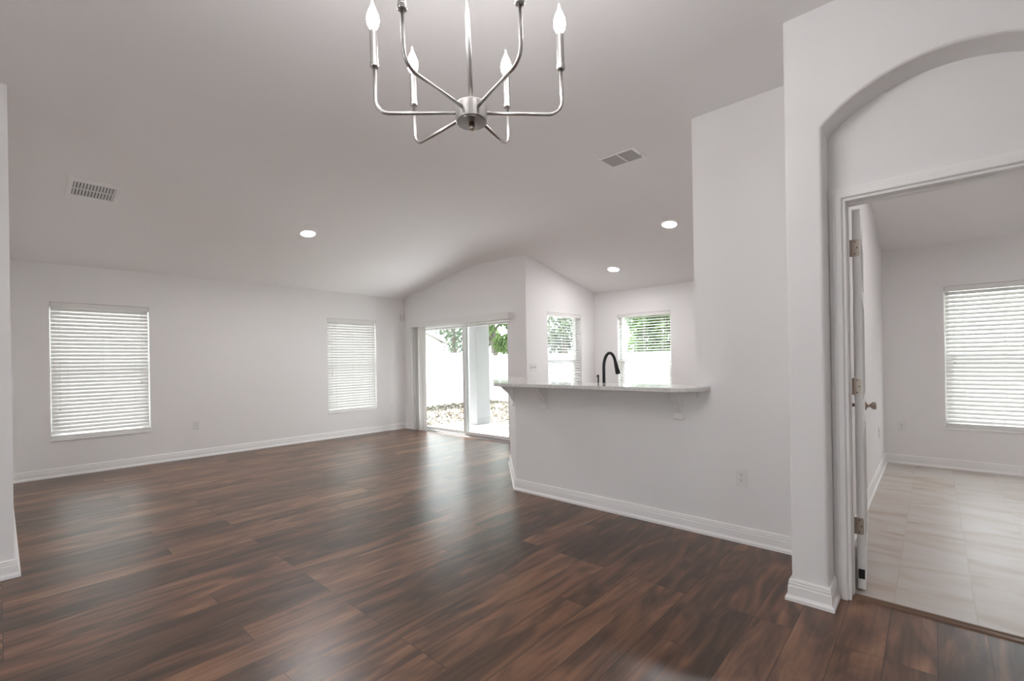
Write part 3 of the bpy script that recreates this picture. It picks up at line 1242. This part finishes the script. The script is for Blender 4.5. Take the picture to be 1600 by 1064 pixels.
def switch_plate():
    r = plate_root('switch_plate', 'white triple switch plate on the nook wall left of its window', 'light switch', (XC, 5.374, 1.151), '+x')
    bm = bmesh.new()
    box(bm, -0.082, 0.082, -0.006, 0.0, -0.058, 0.058)
    link_bm('cover_plate', bm, 'plastic', r, bevel=(0.003, 3))
    for x in (-0.046, 0, 0.046):
        bm = bmesh.new()
        box(bm, x - 0.006, x + 0.006, -0.0066, -0.006, -0.014, 0.014)
        s = link_bm('switch_slot', bm, 'slot', r)
        bm = bmesh.new()
        box(bm, x - 0.0045, x + 0.0045, -0.018, -0.0062, -0.002, 0.011, Matrix.Translation((0, 0, 0)))
        link_bm('toggle', bm, 'plastic', s, bevel=(0.0015, 2))


switch_plate()


def sensor():
    r = thing('motion_sensor', 'small white motion sensor high in the corner by the patio door', 'sensor', (XW, 5.165, 2.06))
    bm = bmesh.new()
    prism(bm, [(0, -0.032), (0.030, -0.026), (0.042, -0.008), (0.042, 0.008), (0.030, 0.026), (0, 0.032)], 0.0, 0.095)
    link_bm('housing', bm, 'plastic', r, bevel=(0.004, 2))
    bm = bmesh.new()
    prism(bm, [(0.038, -0.014), (0.0445, -0.008), (0.0445, 0.008), (0.038, 0.014)], 0.018, 0.055)
    link_bm('lens_cover', bm, 'vinyl', r)


sensor()


# ------------------------------------------------------------------ ceiling fittings
def ceil_frame(pos, normal, xdir):
    """matrix with local -Z pointing into the room, X along xdir."""
    z = Vector(normal).normalized()
    x = Vector(xdir)
    x = (x - z * x.dot(z)).normalized()
    y = z.cross(x)
    m = Matrix((x, y, z)).transposed().to_4x4()
    m.translation = Vector(pos)
    return m


NW = (-0.187, 0, 1)
NN = (0, 0.215, 1)


def downlight(pos, normal, label, power=1.0, tilt_x=(1, 0, 0)):
    r = thing('recessed_light', label, 'ceiling light', group='round recessed ceiling lights')
    r.matrix_world = ceil_frame(pos, normal, tilt_x)
    bm = bmesh.new()
    lathe(bm, [(0.095, 0.0), (0.095, -0.003), (0.088, -0.007), (0.079, -0.008), (0.078, -0.002)], 40)
    link_bm('trim_ring', bm, 'trim', r, smooth=False)
    bm = bmesh.new()
    lathe(bm, [(0.078, -0.004), (0.070, -0.0085), (0.04, -0.011), (0.0, -0.012)], 40)
    link_bm('lens', bm, mat_emit('lit_lens', (1.0, 0.97, 0.975), LENS_EMIT * power), r, smooth=True)
    return r


zw = lambda x: 2.467 + 0.187 * (x - XW)
zn = lambda y: 2.42 + 0.215 * (YNN - y)
downlight((-5.556, 2.515, zw(-5.556)), NW, 'lit round recessed light over the living room, between left register and chandelier', 1.4)
downlight((-2.251, 5.256, zn(5.256)), NN, 'lit round recessed light over the kitchen, close to the full height wall', 0.8)
downlight((-3.544, 6.223, zn(6.223)), NN, 'lit round recessed light over the nook, above its two windows', 0.6)
downlight((-1.2, -1.6, ZF), (0, 0, 1), 'unseen round fill light added over the entry, south of the chandelier')  # fill lamp added out of view to brighten the rooms
downlight((0.9, 5.0, zn(5.0)), NN, 'unseen round fill light added over the tiled bedroom', 1.0)  # added lamp, unseen, lifts the bedroom walls and tiles


def register():
    r = thing('ceiling_register', 'white ceiling register with two rows of curved louvres on the sloping ceiling', 'air vent')
    c = Vector((-5.535, 0.588, zw(-5.535)))
    r.matrix_world = ceil_frame(c, NW, (0, 1, 0))
    L, Wd = 0.352, 0.372       # along Y, along the slope
    bm = bmesh.new()
    a, b = L / 2, Wd / 2
    ia, ib = a - 0.035, b - 0.06
    for x0, x1, y0, y1 in ((-a, a, -b, -ib), (-a, a, ib, b), (-a, -ia, -ib, ib), (ia, a, -ib, ib)):
        box(bm, x0, x1, y0, y1, -0.010, 0.0)
    box(bm, -ia, ia, -0.006, 0.006, -0.010, 0.0)
    link_bm('frame', bm, 'trim', r, bevel=(0.003, 2))
    bm = bmesh.new()
    box(bm, -ia, ia, -ib, ib, -0.002, -0.0005)
    link_bm('duct_opening', bm, 'slot', r)
    bm = bmesh.new()
    n = 13
    for row in (-1, 1):
        y0, y1 = (0.006, ib) if row > 0 else (-ib, -0.006)
        for i in range(n):
            x = -ia + (i + 0.5) * 2 * ia / n
            m = Matrix.Translation((x, 0, -0.006)) @ Matrix.Rotation(math.radians(42), 4, 'Y')
            box(bm, -0.0098, 0.0098, y0, y1, -0.0009, 0.0009, m)
    link_bm('louvres', bm, 'trim', r)


register()


def grille():
    r = thing('return_grille', 'white two panel ceiling grille near the full height kitchen wall', 'air vent')
    r.matrix_world = ceil_frame((-1.948, 3.608, ZF), (0, 0, 1), (1, 0, 0))
    a, b = 0.166, 0.118
    bm = bmesh.new()
    f = 0.016
    for x0, x1, y0, y1 in ((-a, a, -b, -b + f), (-a, a, b - f, b), (-a, -a + f, -b + f, b - f), (a - 0.030, a, -b + f, b - f), (-0.008, 0.004, -b + f, b - f)):
        box(bm, x0, x1, y0, y1, -0.007, 0.0)
    link_bm('frame', bm, 'trim', r, bevel=(0.002, 2))
    m_back = simple('grille_mesh', (0.60, 0.58, 0.575), 0.8, bump=(400, 0.5, 0.003))
    for x0, x1 in ((-a + f, -0.008), (0.004, a - 0.030)):
        bm = bmesh.new()
        box(bm, x0, x1, -b + f, b - f, -0.002, -0.0005)
        n = 20
        for i in range(n):
            y = -b + f + (i + 0.5) * 2 * (b - f) / n
            box(bm, x0, x1, y - 0.0016, y + 0.0016, -0.0045, -0.002)
        link_bm('vent_panel', bm, m_back, r)
    bm = bmesh.new()
    box(bm, a - 0.022, a - 0.012, 0.02, 0.06, -0.011, -0.007)
    link_bm('damper_lever', bm, 'alu', r)


grille()


# ------------------------------------------------------------------ chandelier
def chandelier():
    hx, hy, za = -1.0957, 1.035, 2.060
    r = thing('chandelier', 'brushed nickel six arm chandelier with lit candle bulbs', 'chandelier', (hx, hy, za))
    bm = bmesh.new()
    lathe(bm, [(0.0, -0.030), (0.0495, -0.030), (0.051, -0.028), (0.051, 0.022), (0.049, 0.026), (0.0, 0.026)], 48)
    link_bm('hub', bm, 'nickel', r, smooth=False)
    bm = bmesh.new()
    lathe(bm, [(0.0, -0.058), (0.007, -0.056), (0.009, -0.050), (0.009, -0.034)], 24)
    link_bm('finial', bm, 'nickel_dark', r, smooth=True)
    bm = bmesh.new()
    lathe(bm, [(0.0, -0.0345), (0.047, -0.0335), (0.048, -0.030), (0.0, -0.030)], 48)
    p = link_bm('bottom_plate', bm, simple('floor_reflection_plate', (0.27, 0.245, 0.235), 0.3, metal=1.0), r)  # the floor's dark reflection is put into the plate's colour
    p['label'] = 'round plate under the hub, dark floor reflection put into its colour'
    bm = bmesh.new()
    zc = ZF - za
    tube(bm, [(0, 0, 0.02), (-0.008, -0.006, zc - 0.02)], 0.0078, 20)
    link_bm('stem', bm, 'nickel', r, smooth=True)
    bm = bmesh.new()
    lathe(bm, [(0.014, -0.045), (0.020, -0.030), (0.060, -0.026), (0.065, -0.018), (0.065, 0.0)], 40, Matrix.Translation((-0.008, -0.006, zc)))
    link_bm('canopy', bm, 'nickel', r, smooth=False)
    arms = [(-135.3, 0.306), (178.7, 0.312), (106.6, 0.275), (47.7, 0.299), (-16.6, 0.302), (-80.3, 0.298)]
    for deg, rad in arms:
        a = math.radians(deg)
        dx, dy = math.cos(a), math.sin(a)
        bend = 0.045
        pts = [(0.045, 0.0), (rad - bend, 0.0)]
        for i in range(1, 9):
            t = PI / 2 * i / 9
            pts.append((rad - bend + bend * math.sin(t), bend - bend * math.cos(t)))
        ht = 0.150
        pts += [(rad, bend), (rad, ht + 0.004)]
        bm = bmesh.new()
        tube(bm, [(p * dx, p * dy, z) for p, z in pts], 0.0056, 14)
        arm = link_bm('arm', bm, 'nickel', r, smooth=True)
        pm = Matrix.Translation((rad * dx, rad * dy, ht))
        bm = bmesh.new()
        lathe(bm, [(0.0055, 0.001), (0.0125, 0.0), (0.0135, 0.002), (0.0135, 0.012), (0.0122, 0.014), (0.0122, 0.115), (0.010, 0.116), (0.008, 0.114)], 28, pm)
        link_bm('candle_sleeve', bm, 'nickel', arm, smooth=False)
        bm = bmesh.new()
        lathe(bm, [(0.0085, 0.112), (0.010, 0.122), (0.0175, 0.136), (0.0198, 0.149), (0.0185, 0.164), (0.0125, 0.182), (0.006, 0.196), (0.0028, 0.206), (0.0012, 0.216), (0.0, 0.218)], 24, pm)
        b = link_bm('candle_bulb', bm, 'bulb', arm, smooth=True)
        b['label'] = 'lit clear candle bulb'
    r.rotation_euler = (math.radians(0.5), math.radians(-0.7), 0)


chandelier()

# ------------------------------------------------------------------ outdoors: patio, yard, fence, shed, trees
GZ = -0.20
o = box_obj('ground', -60, 30, -40, 60, GZ - 0.4, GZ, 'lawn')
tag(o, kind='structure')
o = box_obj('roof_sun_blocker_west', -10.6, -7.65, -4.5, 5.6, 2.5, 2.6, 'white_stucco')  # made-up awning, unseen, keeps the sun off the west windows
tag(o, kind='structure')
o = box_obj('ground_bounce_west', -11.5, -7.65, -6, 5.2, -0.25, -0.14, 'bounce_paving')  # pale ground added unseen to bounce light up through the west blinds
tag(o, kind='structure')
o = box_obj('patio_slab', -7.65, XC - 0.15, YN + 0.15, 7.05, GZ, -0.05, 'concrete')
tag(o, 'pale concrete slab of the covered patio outside the glass door', 'patio slab', kind='structure')
# covered patio ceiling with beams
o = box_obj('trim_patio_ceiling', -7.65, XC - 0.15, YN + 0.15, 7.25, 2.50, 2.60, 'white_stucco')
tag(o, kind='structure')
bm = bmesh.new()
box(bm, -7.65, XC - 0.15, 6.75, 7.10, 2.20, 2.50)
o = link_bm('trim_patio_beam', bm, 'white_stucco')
tag(o, kind='structure')


def column():
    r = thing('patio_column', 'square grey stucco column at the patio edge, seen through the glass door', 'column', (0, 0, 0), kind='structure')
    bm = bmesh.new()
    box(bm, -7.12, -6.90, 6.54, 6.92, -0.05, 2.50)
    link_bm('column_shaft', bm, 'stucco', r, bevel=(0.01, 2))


column()


def sunlit_strip():
    r = thing('sunlit_strip', 'white strip standing in for the sunlit edge of the grey patio column', 'sunlit_strip', (-7.19, 6.60, -0.05))  # made-up white strip, imitates the column's sunlit edge
    bm = bmesh.new()
    box(bm, -0.06, 0.05, -0.04, 0.04, 0.0, 2.55)
    link_bm('strip_body', bm, 'vinyl', r, bevel=(0.008, 2))
    for z in (0.5, 1.9):
        bm = bmesh.new()
        box(bm, -0.064, 0.054, -0.044, 0.044, z, z + 0.03)
        link_bm('strip_band', bm, 'vinyl', r)


sunlit_strip()


def fence(name, p0, p1, z1, label):
    r = thing(name, label, 'fence', (p0[0], p0[1], GZ))
    d = Vector((p1[0] - p0[0], p1[1] - p0[1], 0))
    L = d.length
    r.rotation_euler = (0, 0, math.atan2(d.y, d.x))
    Hf = z1 - GZ
    n = max(1, round(L / 2.4))
    for i in range(n + 1):
        bm = bmesh.new()
        x = L * i / n
        box(bm, x - 0.06, x + 0.06, -0.06, 0.06, 0, Hf + 0.04)
        lathe(bm, [(0.095, Hf + 0.04), (0.095, Hf + 0.06), (0.0, Hf + 0.12)], 4, Matrix.Translation((x, 0, 0)) @ Matrix.Rotation(PI / 4, 4, 'Z'))
        link_bm('fence_post', bm, 'fence', r)
    for i in range(n):
        xa, xb = L * i / n + 0.06, L * (i + 1) / n - 0.06
        bm = bmesh.new()
        k = 8
        for j in range(k):
            a = xa + (xb - xa) * j / k
            b = xa + (xb - xa) * (j + 1) / k
            box(bm, a + 0.003, b - 0.003, -0.012, 0.012, 0.12, Hf - 0.08)
        box(bm, xa, xb, -0.025, 0.025, 0.03, 0.13)
        box(bm, xa, xb, -0.025, 0.025, Hf - 0.10, Hf)
        link_bm('fence_panel', bm, 'fence', r)


fence('fence', (-12.3, 3.0), (-12.3, 12.2), 1.56, 'white vinyl privacy fence along the west of the yard, below the shed')
fence('fence', (-12.1, 12.2), (2.3, 12.2), 1.45, 'white vinyl privacy fence across the back of the yard, below the hedge')


def shed():
    r = thing('shed', 'white lap sided shed with sloping roof beyond the fence', 'shed', (-16.6, 10.9, GZ))
    hw, ze, zp = 2.75, 2.15 - GZ, 3.20 - GZ
    bm = bmesh.new()
    # gable wall facing the house, lap siding courses
    n = 15
    for i in range(n):
        z0 = zp * i / n
        z1 = zp * (i + 1) / n
        f = lambda z: hw if z <= ze else hw * (zp - z) / (zp - ze)
        a, b = f(z0), max(f(z1), 0.02)
        vs_ = [bm.verts.new(p) for p in ((0.022, -a, z0), (0.022, a, z0), (0.0, b, z1), (0.0, -b, z1), (-0.05, -a, z0), (-0.05, a, z0), (-0.05, b, z1), (-0.05, -b, z1))]
        for q in ((0, 1, 2, 3), (5, 4, 7, 6), (0, 4, 5, 1), (2, 6, 7, 3), (1, 5, 6, 2), (0, 3, 7, 4)):
            bm.faces.new([vs_[k] for k in q])
    box(bm, -4.0, -0.05, -hw, -hw + 0.1, 0, ze)
    box(bm, -4.0, -0.05, hw - 0.1, hw, 0, ze)
    link_bm('siding', bm, 'siding', r)
    bm = bmesh.new()
    for s in (-1, 1):
        m = 0.18
        v = [bm.verts.new(p) for p in ((0.12, s * (hw + m), ze - m * (zp - ze) / hw), (0.12, 0, zp), (-4.1, 0, zp), (-4.1, s * (hw + m), ze - m * (zp - ze) / hw))]
        u = [bm.verts.new(q.co + Vector((0, 0, 0.08))) for q in v]
        bm.faces.new(v)
        bm.faces.new(u[::-1])
        for i in range(4):
            j = (i + 1) % 4
            bm.faces.new((v[i], v[j], u[j], u[i]))
    link_bm('roof', bm, 'roof', r)
    for s in (-1, 1):
        bm = bmesh.new()
        box(bm, 0.0, 0.035, s * hw - 0.05, s * hw + 0.05, 0, ze)
        link_bm('corner_board', bm, 'siding', r)


shed()


def leaves(bm, rnd, centre, rad, n, size):
    c = Vector(centre)
    for _ in range(n):
        while True:
            p = Vector((rnd.uniform(-1, 1), rnd.uniform(-1, 1), rnd.uniform(-1, 1)))
            if 0.15 < p.length < 1:
                break
        p = Vector((p.x * rad[0], p.y * rad[1], p.z * rad[2])) + c
        e = Euler((rnd.uniform(0, 6.3), rnd.uniform(0, 6.3), rnd.uniform(0, 6.3))).to_matrix()
        s = size * rnd.uniform(0.6, 1.4)
        q = [bm.verts.new(p + e @ Vector(k)) for k in ((-s, 0, 0), (0, -s * 0.45, s * 0.12), (s, 0, 0), (0, s * 0.45, s * 0.12))]
        bm.faces.new(q)


def tree(x, y, h, crown, label, mat, seed, blobs=9, per=420, size=0.11, low=0.9, trunk=0.16):
    rnd = random.Random(seed)
    r = thing('tree', label, 'tree', (x, y, GZ), group='trees beyond the fence')
    bm = bmesh.new()
    top = h * 0.75
    tube(bm, [(0, 0, 0), (0.05, 0.02, h * 0.25), (-0.08, 0.05, h * 0.5), (0.02, 0, top)], [trunk, trunk * 0.8, trunk * 0.6, trunk * 0.25], 10)
    cs = []
    for i in range(blobs):
        a = 2.4 * i + rnd.uniform(-0.4, 0.4)
        rr = crown * rnd.uniform(0.35, 0.85)
        z = low + (h - low) * (i + 0.5) / blobs
        cs.append((rr * math.cos(a), rr * math.sin(a), z))
        zb = max(h * 0.2, z - rr * 0.8)
        tube(bm, [(0, 0, zb), (rr * 0.5 * math.cos(a), rr * 0.5 * math.sin(a), (zb + z) / 2 + 0.1), cs[-1]], [trunk * 0.4, trunk * 0.25, trunk * 0.08], 7)
    link_bm('trunk', bm, 'bark', r, smooth=True)
    bm = bmesh.new()
    for c in cs:
        q = crown * rnd.uniform(0.45, 0.65)
        leaves(bm, rnd, c, (q, q, q * 0.75), per, size)
    link_bm('foliage', bm, mat, r, recalc=False)


tree(-20.0, 17.2, 7.5, 2.2, 'grey green tree with bare twisting limbs behind the shed', 'leaf_grey', 3, 10, 330, 0.12, 2.0, 0.2)
tree(-14.7, 15.0, 6.0, 1.25, 'leafy green tree with a leaning trunk right of the patio column', 'leaf_green', 11, 10, 420, 0.12, 2.0, 0.19)
tree(-10.7, 14.9, 6.0, 1.3, 'loose pale green tree outside the nook window', 'leaf_grey', 23, 9, 380, 0.11, 1.4, 0.14)


def hedge():
    rnd = random.Random(8)
    r = thing('hedge', 'tall bright green hedge above the back fence, behind the kitchen window', 'hedge', (-4.75, 14.2, GZ))
    bm = bmesh.new()
    for i in range(5):
        tube(bm, [(-1.8 + 0.9 * i, 0, 0), (-1.75 + 0.9 * i, 0.05, 1.4), (-1.8 + 0.9 * i, 0, 3.2)], [0.05, 0.04, 0.02], 7)
    link_bm('stems', bm, 'bark', r)
    bm = bmesh.new()
    for i in range(7):
        for zc in (0.8, 1.8, 2.8, 3.7):
            leaves(bm, rnd, (-2.1 + 0.7 * i + rnd.uniform(-0.15, 0.15), rnd.uniform(-0.15, 0.15), zc), (0.65, 0.55, 0.65), 520, 0.115)
    link_bm('foliage', bm, 'leaf_hedge', r, recalc=False)


hedge()


def litter():
    rnd = random.Random(5)
    bm = bmesh.new()
    for _ in range(5200):
        x, y = rnd.uniform(-12.05, -5), rnd.uniform(3.5, 11.9)
        if x > -7.7 and y < 7.1:
            continue
        s = rnd.uniform(0.03, 0.085)
        e = Euler((rnd.uniform(-0.7, 0.7), rnd.uniform(-0.7, 0.7), rnd.uniform(0, 6.3))).to_matrix()
        p = Vector((x, y, GZ + s * 0.5))
        q = [bm.verts.new(p + e @ Vector(k)) for k in ((-s, 0, 0), (0, -s * 0.5, s * 0.2), (s, 0, 0), (0, s * 0.5, s * 0.2))]
        bm.faces.new(q)
    o = link_bm('fallen_leaves', bm, 'litter', recalc=False)
    tag(o, 'dry brown leaves strewn over the yard beyond the patio', 'leaves', kind='stuff')


litter()
